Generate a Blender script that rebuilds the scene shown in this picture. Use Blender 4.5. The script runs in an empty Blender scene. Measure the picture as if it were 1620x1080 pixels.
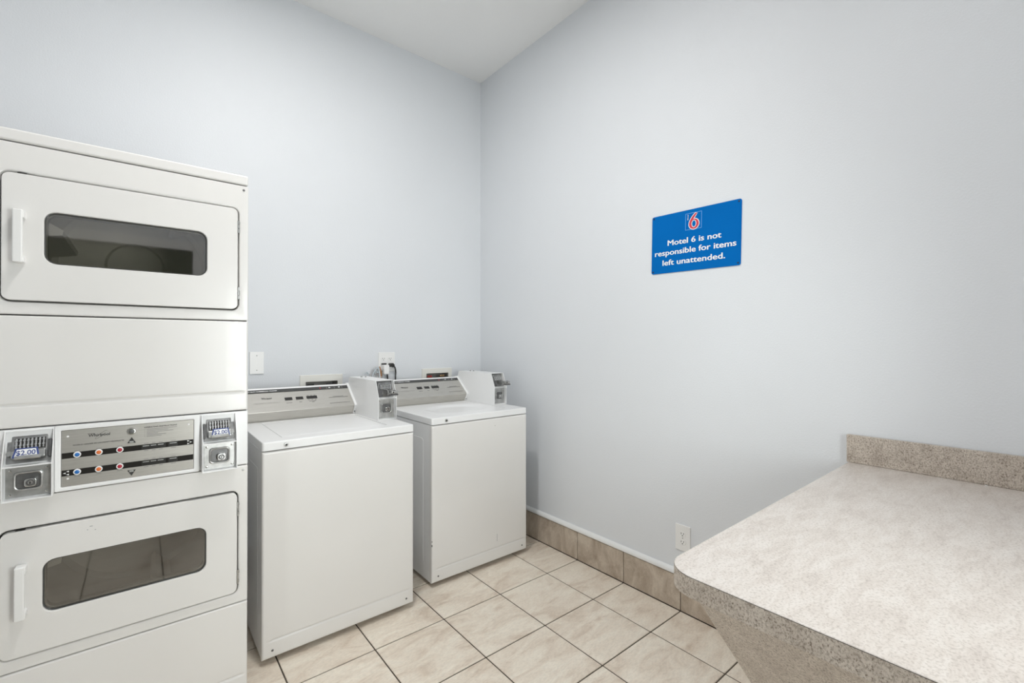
import bpy, bmesh, math, random
from mathutils import Vector, Matrix
random.seed(7)
R = math.radians
SC = bpy.context.scene
COL = SC.collection

# ------------------------------------------------------------------ camera, world, exposure, ceiling lamps' power
cam_d = bpy.data.cameras.new('camera')
cam = bpy.data.objects.new('camera', cam_d); COL.objects.link(cam)
cam.location = (-2.0924, -2.9491, 1.3308)
cam.rotation_euler = (math.pi/2 + 0.0047, 0, -0.6867)
cam_d.sensor_width = 36.0
cam_d.lens = 716.29/1620*36
cam_d.clip_start = 0.02
SC.camera = cam
world = bpy.data.worlds.new('world'); SC.world = world; world.use_nodes = True
world.node_tree.nodes['Background'].inputs[0].default_value = (0.99, 0.995, 1.0, 1)
world.node_tree.nodes['Background'].inputs[1].default_value = 15.0
SC.view_settings.view_transform = 'Standard'
SC.view_settings.look = 'None'
SC.view_settings.gamma = 1.0
SC.view_settings.use_curve_mapping = False
SC.view_settings.exposure = 0.02
LAMPS = [(-1.54, -1.43, 26.0), (-1.70, -2.70, 8.0)]    # x, y, watts
LAMP_R = 0.10
CEIL = 3.408
ROOM_X0, ROOM_Y0 = -3.25, -3.62
WX0, WX1, WZ0, WZ1 = -1.55, -0.72, 0.45, 1.85         # made-up window behind the camera, added for fill light
LY0, LY1, LZ0, LZ1 = -2.30, -2.02, 0.40, 1.60         # another made-up fill window, in the left wall

# ------------------------------------------------------------------ materials
MATS = {}
def nodes_of(name):
    m = bpy.data.materials.new(name); m.use_nodes = True
    nt = m.node_tree; b = nt.nodes['Principled BSDF']
    MATS[name] = m
    return m, nt, b
def N(nt, t, **kw):
    n = nt.nodes.new(t)
    for k, v in kw.items():
        if hasattr(n, k): setattr(n, k, v)
        else: n.inputs[k].default_value = v
    return n
def ramp(nt, stops):
    r = nt.nodes.new('ShaderNodeValToRGB'); e = r.color_ramp.elements
    while len(e) < len(stops): e.new(0.5)
    for i, (p, c) in enumerate(stops):
        e[i].position = p; e[i].color = (*c, 1)
    return r
def simple(name, col, rough=0.5, metal=0.0, coat=0.0, var=0.0, scale=8.0, spec=0.5):
    m, nt, b = nodes_of(name)
    b.inputs['Roughness'].default_value = rough; b.inputs['Metallic'].default_value = metal
    b.inputs['Coat Weight'].default_value = coat; b.inputs['Specular IOR Level'].default_value = spec
    tc = N(nt, 'ShaderNodeTexCoord')
    no = N(nt, 'ShaderNodeTexNoise'); no.inputs['Scale'].default_value = scale; no.inputs['Detail'].default_value = 4
    nt.links.new(tc.outputs['Object'], no.inputs['Vector'])
    lo = tuple(c*(1-var) for c in col); hi = tuple(min(1, c*(1+var)) for c in col)
    r = ramp(nt, [(0.3, lo), (0.7, hi)])
    nt.links.new(no.outputs['Fac'], r.inputs['Fac']); nt.links.new(r.outputs['Color'], b.inputs['Base Color'])
    return m
def bump(nt, b, scale, strength, dist=0.002, detail=3, coord='Object'):
    tc = N(nt, 'ShaderNodeTexCoord'); no = N(nt, 'ShaderNodeTexNoise')
    no.inputs['Scale'].default_value = scale; no.inputs['Detail'].default_value = detail
    nt.links.new(tc.outputs[coord], no.inputs['Vector'])
    bp = N(nt, 'ShaderNodeBump'); bp.inputs['Strength'].default_value = strength; bp.inputs['Distance'].default_value = dist
    nt.links.new(no.outputs['Fac'], bp.inputs['Height']); nt.links.new(bp.outputs['Normal'], b.inputs['Normal'])

m = simple('wall_paint', (0.738, 0.762, 0.792), 0.55, var=0.012, scale=1.5)
bump(m.node_tree, m.node_tree.nodes['Principled BSDF'], 150, 0.35, 0.002)
m = simple('ceiling_paint', (0.86, 0.86, 0.855), 0.8, var=0.01, scale=2)
bump(m.node_tree, m.node_tree.nodes['Principled BSDF'], 120, 0.2, 0.002)
simple('white_enamel', (0.80, 0.79, 0.77), 0.28, var=0.012, scale=3, coat=0.15)
simple('white_enamel_cool', (0.88, 0.885, 0.885), 0.3, var=0.01, scale=3, coat=0.1)
simple('white_plastic', (0.85, 0.85, 0.84), 0.35, var=0.01)
simple('cream_plastic', (0.80, 0.79, 0.74), 0.4, var=0.02)
simple('white_trim', (0.83, 0.84, 0.84), 0.35, var=0.01)
simple('chrome', (0.75, 0.75, 0.74), 0.18, 1.0, var=0.05, scale=60)
simple('zinc', (0.47, 0.47, 0.46), 0.36, 1.0, var=0.18, scale=40)
simple('meter_steel', (0.34, 0.34, 0.335), 0.34, 1.0, var=0.3, scale=45)
simple('band_black', (0.016, 0.014, 0.012), 0.6, spec=0.2)
simple('dark_metal', (0.16, 0.16, 0.16), 0.4, 0.8, var=0.2, scale=50)
simple('black_plastic', (0.018, 0.017, 0.015), 0.3, var=0.1)
simple('dark_strip', (0.055, 0.056, 0.054), 0.35, var=0.1)
simple('dark_gap', (0.02, 0.02, 0.02), 0.8)
simple('print_black', (0.03, 0.03, 0.03), 0.6)
simple('print_grey', (0.25, 0.245, 0.235), 0.6)
simple('print_white', (0.88, 0.88, 0.88), 0.5)
simple('sign_blue', (0.004, 0.14, 0.47), 0.6, var=0.03, scale=5, spec=0.0)
simple('sign_light_blue', (0.20, 0.47, 0.85), 0.4)
simple('sign_red', (0.62, 0.045, 0.08), 0.4)
simple('screw_dark', (0.03, 0.05, 0.10), 0.4, 0.5)
simple('button_blue', (0.012, 0.15, 0.48), 0.3, coat=0.3)
simple('button_orange', (0.75, 0.17, 0.03), 0.3, coat=0.3)
simple('button_red', (0.42, 0.01, 0.03), 0.3, coat=0.3)
simple('label_blue', (0.05, 0.08, 0.25), 0.4)
simple('grout', (0.085, 0.068, 0.052), 0.9, var=0.25, scale=30)
simple('valve_brass', (0.42, 0.27, 0.14), 0.35, 0.9, var=0.15, scale=40)
simple('valve_red', (0.40, 0.05, 0.04), 0.4)
simple('valve_blue', (0.06, 0.06, 0.065), 0.4)
simple('copper_tag', (0.38, 0.17, 0.06), 0.45, var=0.2, scale=60)
simple('hose_grey', (0.35, 0.36, 0.36), 0.5, var=0.15, scale=60)
simple('clear_wrap', (0.62, 0.68, 0.72), 0.25, var=0.2, scale=60)
simple('peach_plastic', (0.78, 0.62, 0.52), 0.4)
simple('drum_steel', (0.80, 0.78, 0.75), 0.42, 0.1, var=0.06, scale=6)
simple('bulkhead', (0.36, 0.35, 0.33), 0.5, 0.1, var=0.05, scale=6)
simple('rubber', (0.03, 0.03, 0.03), 0.7)
simple('door_paint', (0.055, 0.07, 0.038), 0.5)
simple('paper', (0.9, 0.9, 0.88), 0.7)
simple('lamp_housing', (0.82, 0.82, 0.82), 0.4)

# brushed stainless
def steel(nm, lo, hi):
    m, nt, b = nodes_of(nm)
    tc = N(nt, 'ShaderNodeTexCoord'); mp = N(nt, 'ShaderNodeMapping'); mp.inputs['Scale'].default_value = (4, 300, 300)
    no = N(nt, 'ShaderNodeTexNoise'); no.inputs['Scale'].default_value = 3; no.inputs['Detail'].default_value = 3
    nt.links.new(tc.outputs['Object'], mp.inputs['Vector']); nt.links.new(mp.outputs['Vector'], no.inputs['Vector'])
    r = ramp(nt, [(0.3, lo), (0.7, hi)])
    nt.links.new(no.outputs['Fac'], r.inputs['Fac']); nt.links.new(r.outputs['Color'], b.inputs['Base Color'])
    b.inputs['Metallic'].default_value = 0.75; b.inputs['Roughness'].default_value = 0.42
    bp = N(nt, 'ShaderNodeBump'); bp.inputs['Strength'].default_value = 0.08; bp.inputs['Distance'].default_value = 0.0005
    nt.links.new(no.outputs['Fac'], bp.inputs['Height']); nt.links.new(bp.outputs['Normal'], b.inputs['Normal'])
steel('brushed_steel', (0.50, 0.485, 0.45), (0.62, 0.605, 0.57)); steel('panel_steel', (0.39, 0.375, 0.345), (0.48, 0.465, 0.435))

# appliance window glass: fresnel reflection over a smoked pane
def glass(name, tint, ior=1.5):
    m = bpy.data.materials.new(name); m.use_nodes = True; nt = m.node_tree; nt.nodes.clear(); MATS[name] = m
    out = N(nt, 'ShaderNodeOutputMaterial'); mix = N(nt, 'ShaderNodeMixShader')
    tr = N(nt, 'ShaderNodeBsdfTransparent'); tr.inputs[0].default_value = (*tint, 1)
    gl = N(nt, 'ShaderNodeBsdfGlossy'); gl.inputs['Roughness'].default_value = 0.03; gl.inputs[0].default_value = (0.95, 0.95, 0.95, 1)
    fr = N(nt, 'ShaderNodeFresnel'); fr.inputs[0].default_value = ior
    nt.links.new(fr.outputs[0], mix.inputs[0]); nt.links.new(tr.outputs[0], mix.inputs[1]); nt.links.new(gl.outputs[0], mix.inputs[2])
    nt.links.new(mix.outputs[0], out.inputs[0])
glass('smoked_glass', (0.84, 0.83, 0.80), 2.05)
glass('fill_window_glass', (0.94, 0.96, 0.95))

# floor / skirting tile: travertine-look porcelain, each tile its own vein offset
def tile_mat(name, cols, seed):
    m, nt, b = nodes_of(name)
    tc = N(nt, 'ShaderNodeTexCoord'); oi = N(nt, 'ShaderNodeObjectInfo')
    mul = N(nt, 'ShaderNodeVectorMath', operation='MULTIPLY'); mul.inputs[1].default_value = (37.0+seed, 91.0, 53.0)
    cmb = N(nt, 'ShaderNodeCombineXYZ')
    for i in range(3): nt.links.new(oi.outputs['Random'], cmb.inputs[i])
    nt.links.new(cmb.outputs[0], mul.inputs[0])
    add = N(nt, 'ShaderNodeVectorMath', operation='ADD')
    mp = N(nt, 'ShaderNodeMapping'); mp.inputs['Rotation'].default_value = (0, 0, R(-25)); mp.inputs['Scale'].default_value = (1.0, 2.6, 1.6)
    nt.links.new(tc.outputs['Object'], mp.inputs['Vector'])
    nt.links.new(mp.outputs['Vector'], add.inputs[0]); nt.links.new(mul.outputs[0], add.inputs[1])
    n1 = N(nt, 'ShaderNodeTexNoise'); n1.inputs['Scale'].default_value = 4.2; n1.inputs['Detail'].default_value = 8; n1.inputs['Roughness'].default_value = 0.62; n1.inputs['Distortion'].default_value = 0.9
    nt.links.new(add.outputs[0], n1.inputs['Vector'])
    r1 = ramp(nt, [(0.30, cols[0]), (0.48, cols[1]), (0.62, cols[2]), (0.78, cols[3])])
    nt.links.new(n1.outputs['Fac'], r1.inputs['Fac'])
    n2 = N(nt, 'ShaderNodeTexNoise'); n2.inputs['Scale'].default_value = 70; n2.inputs['Detail'].default_value = 3
    nt.links.new(add.outputs[0], n2.inputs['Vector'])
    r2 = ramp(nt, [(0.35, (0.86, 0.86, 0.86)), (0.6, (1, 1, 1))]); nt.links.new(n2.outputs['Fac'], r2.inputs['Fac'])
    mx = N(nt, 'ShaderNodeMix', data_type='RGBA', blend_type='MULTIPLY'); mx.inputs[0].default_value = 0.7
    nt.links.new(r1.outputs['Color'], mx.inputs[6]); nt.links.new(r2.outputs['Color'], mx.inputs[7])
    nt.links.new(mx.outputs[2], b.inputs['Base Color'])
    b.inputs['Roughness'].default_value = 0.42
    bp = N(nt, 'ShaderNodeBump'); bp.inputs['Strength'].default_value = 0.15; bp.inputs['Distance'].default_value = 0.002
    nt.links.new(n1.outputs['Fac'], bp.inputs['Height']); nt.links.new(bp.outputs['Normal'], b.inputs['Normal'])
tile_mat('floor_tile', [(0.64, 0.525, 0.42), (0.81, 0.72, 0.61), (0.88, 0.81, 0.70), (0.85, 0.76, 0.655)], 0)
tile_mat('skirting_tile', [(0.36, 0.285, 0.215), (0.49, 0.41, 0.33), (0.60, 0.52, 0.43), (0.62, 0.54, 0.45)], 3)

# speckled laminate
def laminate(name, dark, mid, light, vein, fleck, fs=75, cut=0.33):
    m, nt, b = nodes_of(name)
    tc = N(nt, 'ShaderNodeTexCoord')
    n1 = N(nt, 'ShaderNodeTexNoise'); n1.inputs['Scale'].default_value = 16; n1.inputs['Detail'].default_value = 10; n1.inputs['Roughness'].default_value = 0.80; n1.inputs['Distortion'].default_value = 0.5
    mp = N(nt, 'ShaderNodeMapping'); mp.inputs['Rotation'].default_value = (0.3, 0.2, R(35)); mp.inputs['Scale'].default_value = (0.55, 1.7, 1.2)
    nt.links.new(tc.outputs['Object'], mp.inputs['Vector']); nt.links.new(mp.outputs['Vector'], n1.inputs['Vector'])
    r1 = ramp(nt, [(0.28, dark), (0.46, mid), (0.60, light), (0.78, mid)])
    nt.links.new(n1.outputs['Fac'], r1.inputs['Fac'])
    n2 = N(nt, 'ShaderNodeTexNoise'); n2.inputs['Scale'].default_value = fs; n2.inputs['Detail'].default_value = 5; n2.inputs['Roughness'].default_value = 0.7
    nt.links.new(mp.outputs['Vector'], n2.inputs['Vector'])
    r2 = ramp(nt, [(cut, vein), (cut+0.14, (1, 1, 1))]); nt.links.new(n2.outputs['Fac'], r2.inputs['Fac'])
    mx = N(nt, 'ShaderNodeMix', data_type='RGBA', blend_type='MULTIPLY'); mx.inputs[0].default_value = fleck
    nt.links.new(r1.outputs['Color'], mx.inputs[6]); nt.links.new(r2.outputs['Color'], mx.inputs[7])
    n3 = N(nt, 'ShaderNodeTexNoise'); n3.inputs['Scale'].default_value = 220; n3.inputs['Detail'].default_value = 2
    nt.links.new(tc.outputs['Object'], n3.inputs['Vector'])
    r3 = ramp(nt, [(0.36, (0.70, 0.68, 0.66)), (0.5, (1, 1, 1)), (0.66, (1.0, 1.0, 1.0))]); nt.links.new(n3.outputs['Fac'], r3.inputs['Fac'])
    mx2 = N(nt, 'ShaderNodeMix', data_type='RGBA', blend_type='MULTIPLY'); mx2.inputs[0].default_value = fleck
    nt.links.new(mx.outputs[2], mx2.inputs[6]); nt.links.new(r3.outputs['Color'], mx2.inputs[7])
    nt.links.new(mx2.outputs[2], b.inputs['Base Color'])
    b.inputs['Roughness'].default_value = 0.38
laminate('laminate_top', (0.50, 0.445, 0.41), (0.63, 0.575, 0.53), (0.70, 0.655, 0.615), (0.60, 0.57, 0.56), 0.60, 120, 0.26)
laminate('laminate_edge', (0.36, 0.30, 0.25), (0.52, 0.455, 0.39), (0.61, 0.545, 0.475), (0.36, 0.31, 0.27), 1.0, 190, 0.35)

# glowing lamp diffuser
m, nt, b = nodes_of('lamp_diffuser')
b.inputs['Emission Color'].default_value = (1.0, 0.965, 0.91, 1)
b.inputs['Emission Strength'].default_value = 1.0

# ------------------------------------------------------------------ mesh helpers
def new(): return bmesh.new()
def bx(bm, x0, x1, y0, y1, z0, z1, bev=0.0, seg=2):
    r = bmesh.ops.create_cube(bm, size=1.0)
    vs = r['verts']
    for v in vs:
        v.co = Vector(((x0+x1)/2 + v.co.x*(x1-x0), (y0+y1)/2 + v.co.y*(y1-y0), (z0+z1)/2 + v.co.z*(z1-z0)))
    if bev > 0:
        es = {e for v in vs for e in v.link_edges}
        bmesh.ops.bevel(bm, geom=list(es), offset=bev, segments=seg, profile=0.5, affect='EDGES', clamp_overlap=True)
    return bm
def cyl(bm, c, axis, r, h0, h1, n=20, r2=None):
    """capped cylinder about axis 'x','y','z' through c, spanning h0..h1 along it"""
    r2 = r if r2 is None else r2
    rings = []
    for h, rad in ((h0, r), (h1, r2)):
        ring = []
        for i in range(n):
            a = 2*math.pi*i/n; p, q = math.cos(a)*rad, math.sin(a)*rad
            co = {'x': (c[0]+h, c[1]+p, c[2]+q), 'y': (c[0]+p, c[1]+h, c[2]+q), 'z': (c[0]+p, c[1]+q, c[2]+h)}[axis]
            ring.append(bm.verts.new(co))
        rings.append(ring)
    bm.faces.new(rings[0]); bm.faces.new(list(reversed(rings[1])))
    for i in range(n):
        j = (i+1) % n; bm.faces.new((rings[0][i], rings[1][i], rings[1][j], rings[0][j]))
    return bm
def rings(bm, loops, cap0=True, cap1=True, close=False):
    L = [[bm.verts.new(p) for p in lp] for lp in loops]; n = len(L[0])
    for a in range(len(L) - (0 if close else 1)):
        A, B = L[a], L[(a+1) % len(L)]
        for i in range(n):
            j = (i+1) % n; bm.faces.new((A[i], B[i], B[j], A[j]))
    if not close:
        if cap0: bm.faces.new(L[0])
        if cap1: bm.faces.new(list(reversed(L[-1])))
    return bm
def rr(x0, x1, z0, z1, r, n=5):
    """rounded rectangle loop (x, z)"""
    P = []
    for cx, cz, a0 in ((x1-r, z1-r, 0), (x0+r, z1-r, 90), (x0+r, z0+r, 180), (x1-r, z0+r, 270)):
        for i in range(n+1):
            a = R(a0 + 90*i/n); P.append((cx + r*math.cos(a), cz + r*math.sin(a)))
    return P
def plate(bm, o, yf, yb, bev=0.002, hole=None, hbev=None, n=5):
    """sheet in the xz plane, front at yf (towards -y), back at yb; o / hole = (x0,x1,z0,z1,r)"""
    def loop(q, g, y):
        x0, x1, z0, z1, r = q
        return [(x, y, z) for x, z in rr(x0+g, x1-g, z0+g, z1-g, max(r-g, 0.0004), n)]
    if hole is None:
        return rings(bm, [loop(o, bev, yf), loop(o, bev*0.3, yf+bev*0.3), loop(o, 0, yf+bev), loop(o, 0, yb)])
    hb = bev if hbev is None else hbev
    L = [loop(o, 0, yb), loop(o, 0, yf+bev), loop(o, bev*0.3, yf+bev*0.3), loop(o, bev, yf),
         loop(hole, -hb, yf), loop(hole, -hb*0.35, yf+hb*0.25), loop(hole, 0, yf+hb), loop(hole, 0, yb)]
    return rings(bm, L, close=True)
def prism(bm, poly, axis, c0, c1):
    """polygon extruded along axis: 'x' -> poly (y,z); 'y' -> poly (x,z); 'z' -> poly (x,y)"""
    f = {'x': lambda a, b, c: (c, a, b), 'y': lambda a, b, c: (a, c, b), 'z': lambda a, b, c: (a, b, c)}[axis]
    return rings(bm, [[f(a, b, c0) for a, b in poly], [f(a, b, c1) for a, b in poly]])
def tube(bm, pts, r, n=10):
    pts = [Vector(p) for p in pts]; loops = []
    up = Vector((0.3, 0.2, 1)).normalized()
    for i, p in enumerate(pts):
        t = (pts[min(i+1, len(pts)-1)] - pts[max(i-1, 0)]).normalized()
        s = t.cross(up)
        if s.length < 1e-3: s = t.cross(Vector((1, 0, 0)))
        s.normalize(); u = s.cross(t)
        loops.append([p + s*math.cos(2*math.pi*k/n)*r + u*math.sin(2*math.pi*k/n)*r for k in range(n)])
    return rings(bm, loops)
def spline(pts, k=8):
    P = [Vector(p) for p in pts]; P = [P[0]*2-P[1]] + P + [P[-1]*2-P[-2]]; out = []
    for i in range(1, len(P)-2):
        for s in range(k):
            t = s/k; a, b, c, d = P[i-1:i+3]
            out.append(0.5*((2*b)+(c-a)*t+(2*a-5*b+4*c-d)*t*t+(3*b-a-3*c+d)*t**3))
    out.append(P[-2]); return out
def lathe(bm, c, axis, prof, n=24):
    loops = []
    for r, h in prof:
        lp = []
        for i in range(n):
            a = 2*math.pi*i/n; p, q = math.cos(a)*r, math.sin(a)*r
            lp.append({'x': (c[0]+h, c[1]+p, c[2]+q), 'y': (c[0]+p, c[1]+h, c[2]+q), 'z': (c[0]+p, c[1]+q, c[2]+h)}[axis])
        loops.append(lp)
    return rings(bm, loops)
def relief(bm, xs, zs, fn, yback):
    """sheet facing -y whose front is y = fn(x, z) over the grid xs * zs, closed at yback"""
    G = [[bm.verts.new((x, fn(x, z), z)) for x in xs] for z in zs]
    nz, nx = len(zs), len(xs)
    for j in range(nz-1):
        for i in range(nx-1):
            bm.faces.new((G[j][i], G[j][i+1], G[j+1][i+1], G[j+1][i]))
    border = [G[0][i] for i in range(nx)] + [G[j][nx-1] for j in range(1, nz)] + [G[nz-1][i] for i in range(nx-2, -1, -1)] + [G[j][0] for j in range(nz-2, 0, -1)]
    bk = [bm.verts.new((v.co.x, yback, v.co.z)) for v in border]
    n = len(border)
    for i in range(n):
        j = (i+1) % n; bm.faces.new((border[j], border[i], bk[i], bk[j]))
    bm.faces.new(bk)
    return bm
def xf(bm, O, U, V, W):
    """map local (u, w, v) = mesh (x, y, z) into O + u*U + v*V - y*W  (mesh -y is the outward side W)"""
    O, U, V, W = Vector(O), Vector(U), Vector(V), Vector(W)
    for v in bm.verts:
        x, y, z = v.co; v.co = O + U*x + V*z - W*y
    return bm
def obj(name, bm, mat, parent=None, label=None, ang=35, smooth=True):
    bmesh.ops.recalc_face_normals(bm, faces=bm.faces)
    me = bpy.data.meshes.new(name); bm.to_mesh(me); bm.free()
    me.materials.append(MATS[mat])
    if smooth:
        me.polygons.foreach_set('use_smooth', [True]*len(me.polygons)); me.set_sharp_from_angle(angle=R(ang))
    o = bpy.data.objects.new(name, me); COL.objects.link(o)
    if smooth:
        wm = o.modifiers.new('weighted_normals', 'WEIGHTED_NORMAL'); wm.keep_sharp = True; wm.weight = 80
    if parent: o.parent = parent
    if label: o['label'] = label
    return o
def tag(o, label, cat, group=None):
    o['label'] = label; o['category'] = cat
    if group: o['group'] = group
    return o
def thing(name, label, cat, loc=(0, 0, 0), group=None):
    o = bpy.data.objects.new(name, None); COL.objects.link(o); o.location = loc; o.empty_display_size = 0.1
    return tag(o, label, cat, group)
def struct(name, bm, mat, parent=None, smooth=False):
    o = obj(name, bm, mat, parent, smooth=smooth)
    if parent is None: o['kind'] = 'structure'
    return o
def text(bm, body, u0, u1, v0, cap, thick=0.0004, bold=0.0, shear=0.0, y=0.0, align='fit'):
    """flat lettering in the xz plane: baseline v0, from u0 to u1, capital height cap"""
    cu = bpy.data.curves.new('lettering', 'FONT'); cu.body = body; cu.size = 1.0; cu.offset = bold; cu.shear = shear
    cu.resolution_u = 3; cu.extrude = 0.0
    ob = bpy.data.objects.new('lettering', cu); COL.objects.link(ob)
    dg = bpy.context.evaluated_depsgraph_get()
    me = bpy.data.meshes.new_from_object(ob.evaluated_get(dg))
    xs = [v.co.x for v in me.vertices]; mn, mxx = min(xs), max(xs)
    sx = (u1-u0)/(mxx-mn); sz = cap/0.727
    tmp = bmesh.new(); tmp.from_mesh(me)
    vm = {}
    for v in tmp.verts: vm[v.index] = bm.verts.new((u0+(v.co.x-mn)*sx, y-thick, v0+v.co.y*sz))
    for f in tmp.faces:
        try: bm.faces.new([vm[v.index] for v in f.verts])
        except ValueError: pass
    tmp.free(); bpy.data.objects.remove(ob); bpy.data.curves.remove(cu); bpy.data.meshes.remove(me)
    return bm
def disc_screw(name, c, axis, r, mat, parent, out=-0.002):
    bm = new(); lathe(bm, c, axis, [(r*0.35, out), (r*0.8, out*0.85), (r, out*0.2), (r, -out)], 14)
    return obj(name, bm, mat, parent)

# ------------------------------------------------------------------ the room
T, A0, B0 = 0.3447, 0.265, 0.6978
floor = struct('floor', bx(new(), ROOM_X0-0.1, 0.1, ROOM_Y0-0.1, 0.1, -0.10, -0.003), 'grout')
g = 0.0029
xl = [-0.010] + [-A0-i*T for i in range(12)]
yl = [B0*-1 - j*T for j in range(-2, 12)]
yl = [y for y in yl if y < -0.02]; yl = [-0.010] + yl
meshes = {}
for i in range(len(xl)-1):
    x1, x0 = xl[i], max(xl[i+1], ROOM_X0)
    if x1-x0 < 0.02: break
    for j in range(len(yl)-1):
        y1, y0 = yl[j], max(yl[j+1], ROOM_Y0)
        if y1-y0 < 0.02: break
        key = (round(x1-x0, 4), round(y1-y0, 4))
        if key not in meshes:
            w, d = key
            t = obj('tile', bx(new(), -w/2+g, w/2-g, -d/2+g, d/2-g, -0.012, 0.0, 0.0018, 1), 'floor_tile', floor)
            meshes[key] = t.data
        else:
            t = bpy.data.objects.new('tile', meshes[key]); COL.objects.link(t); t.parent = floor
        t.location = ((x0+x1)/2, (y0+y1)/2, 0)
# back wall with the two washer-box openings
VB = [(-1.3448, -1.088, 0.94, 1.137), (-0.5203, -0.2700, 0.94, 1.149)]      # supply box frames
VO = [(-1.3121, -1.120, 0.975, 1.095), (-0.4845, -0.3002, 0.985, 1.1125)]   # their openings
bm = new()
zs0, zs1 = VO[0][2], VO[1][3]
xb = [ROOM_X0-0.1, VO[0][0]-0.004, VO[0][1]+0.004, VO[1][0]-0.004, VO[1][1]+0.004, 0.1]
for i in range(5):
    if i in (1, 3):
        q = VO[i//2]
        bx(bm, xb[i], xb[i+1], 0, 0.12, -0.1, q[2]-0.004); bx(bm, xb[i], xb[i+1], 0, 0.12, q[3]+0.004, CEIL+0.1)
        bx(bm, xb[i], xb[i+1], 0.11, 0.12, q[2]-0.004, q[3]+0.004)
    else: bx(bm, xb[i], xb[i+1], 0, 0.12, -0.1, CEIL+0.1)
struct('wall_back', bm, 'wall_paint')
struct('wall_right', bx(new(), 0, 0.12, ROOM_Y0-0.1, 0.0, -0.1, CEIL+0.1), 'wall_paint')
bm = new()
bx(bm, ROOM_X0-0.12, ROOM_X0, ROOM_Y0-0.1, LY0, -0.1, CEIL+0.1); bx(bm, ROOM_X0-0.12, ROOM_X0, LY1, 0.0, -0.1, CEIL+0.1)
bx(bm, ROOM_X0-0.12, ROOM_X0, LY0, LY1, -0.1, LZ0); bx(bm, ROOM_X0-0.12, ROOM_X0, LY0, LY1, LZ1, CEIL+0.1)
struct('wall_left', bm, 'wall_paint')
DX0, DX1, DZ = -2.68, -1.76, 2.10                                           # glazed door behind the camera
bm = new()
bx(bm, ROOM_X0, DX0, ROOM_Y0-0.12, ROOM_Y0, -0.1, CEIL+0.1); bx(bm, DX1, WX0, ROOM_Y0-0.12, ROOM_Y0, -0.1, CEIL+0.1); bx(bm, WX1, 0, ROOM_Y0-0.12, ROOM_Y0, -0.1, CEIL+0.1)
bx(bm, WX0, WX1, ROOM_Y0-0.12, ROOM_Y0, -0.1, WZ0); bx(bm, WX0, WX1, ROOM_Y0-0.12, ROOM_Y0, WZ1, CEIL+0.1)
bx(bm, DX0, DX1, ROOM_Y0-0.12, ROOM_Y0, DZ, CEIL+0.1)
struct('wall_front', bm, 'wall_paint')
struct('ceiling', bx(new(), ROOM_X0-0.1, 0.1, ROOM_Y0-0.1, 0.1, CEIL, CEIL+0.1), 'ceiling_paint')
d = struct('door_1', bx(new(), DX0+0.003, DX1-0.003, ROOM_Y0-0.075, ROOM_Y0-0.012, 0.01, DZ-0.004, 0.003, 1), 'door_paint')
obj('door_handle', tube(new(), spline([(DX1-0.05, ROOM_Y0-0.013, 1.0), (DX1-0.05, ROOM_Y0+0.03, 1.0), (DX1-0.06, ROOM_Y0+0.035, 1.0), (DX1-0.16, ROOM_Y0+0.035, 1.0)]), 0.009), 'zinc', d)
bm = new()
bx(bm, DX0-0.075, DX0, ROOM_Y0, ROOM_Y0+0.018, 0, DZ+0.075, 0.004, 1); bx(bm, DX1, DX1+0.075, ROOM_Y0, ROOM_Y0+0.018, 0, DZ+0.075, 0.004, 1); bx(bm, DX0, DX1, ROOM_Y0, ROOM_Y0+0.018, DZ, DZ+0.075, 0.004, 1)
struct('trim_2', bm, 'white_trim')
def window(name, O, U, W, w, h):
    """two-pane window, added only to let in fill light; O = lower left corner on the inner wall face, U along the wall, W into the room"""
    F = lambda bm_: xf(bm_, O, U, (0, 0, 1), W)
    bm = new(); f = 0.04
    bx(bm, 0, f, 0.04, 0.09, 0, h, 0.003, 1); bx(bm, w-f, w, 0.04, 0.09, 0, h, 0.003, 1)
    bx(bm, f, w-f, 0.04, 0.09, 0, f, 0.003, 1); bx(bm, f, w-f, 0.04, 0.09, h-f, h, 0.003, 1); bx(bm, f, w-f, 0.045, 0.085, h/2-0.02, h/2+0.02, 0.003, 1)
    wn = struct(name, F(bm), 'white_trim')
    for a_, b_ in ((f, h/2-0.02), (h/2+0.02, h-f)): obj('fill_window_pane', F(bx(new(), f, w-f, 0.064, 0.068, a_, b_)), 'fill_window_glass', wn)
    pd = bpy.data.lights.new('sky_portal', 'AREA'); pd.shape = 'RECTANGLE'; pd.size = w; pd.size_y = h; pd.cycles.is_portal = True
    po = bpy.data.objects.new('sky_portal', pd); COL.objects.link(po)
    U_, W_ = Vector(U), Vector(W)
    po.matrix_world = Matrix.Translation(Vector(O)+U_*w/2+Vector((0, 0, h/2))-W_*0.11) @ Matrix((U_, Vector((0, 0, 1)), -W_)).transposed().to_4x4()
window('fill_window_1', (WX1, ROOM_Y0, WZ0), (-1, 0, 0), (0, 1, 0), WX1-WX0, WZ1-WZ0)  # unseen window, added so sky light fills the room from behind
window('fill_window_2', (ROOM_X0, LY0, LZ0), (0, 1, 0), (1, 0, 0), LY1-LY0, LZ1-LZ0)  # second unseen window, added for fill from the left
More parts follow.
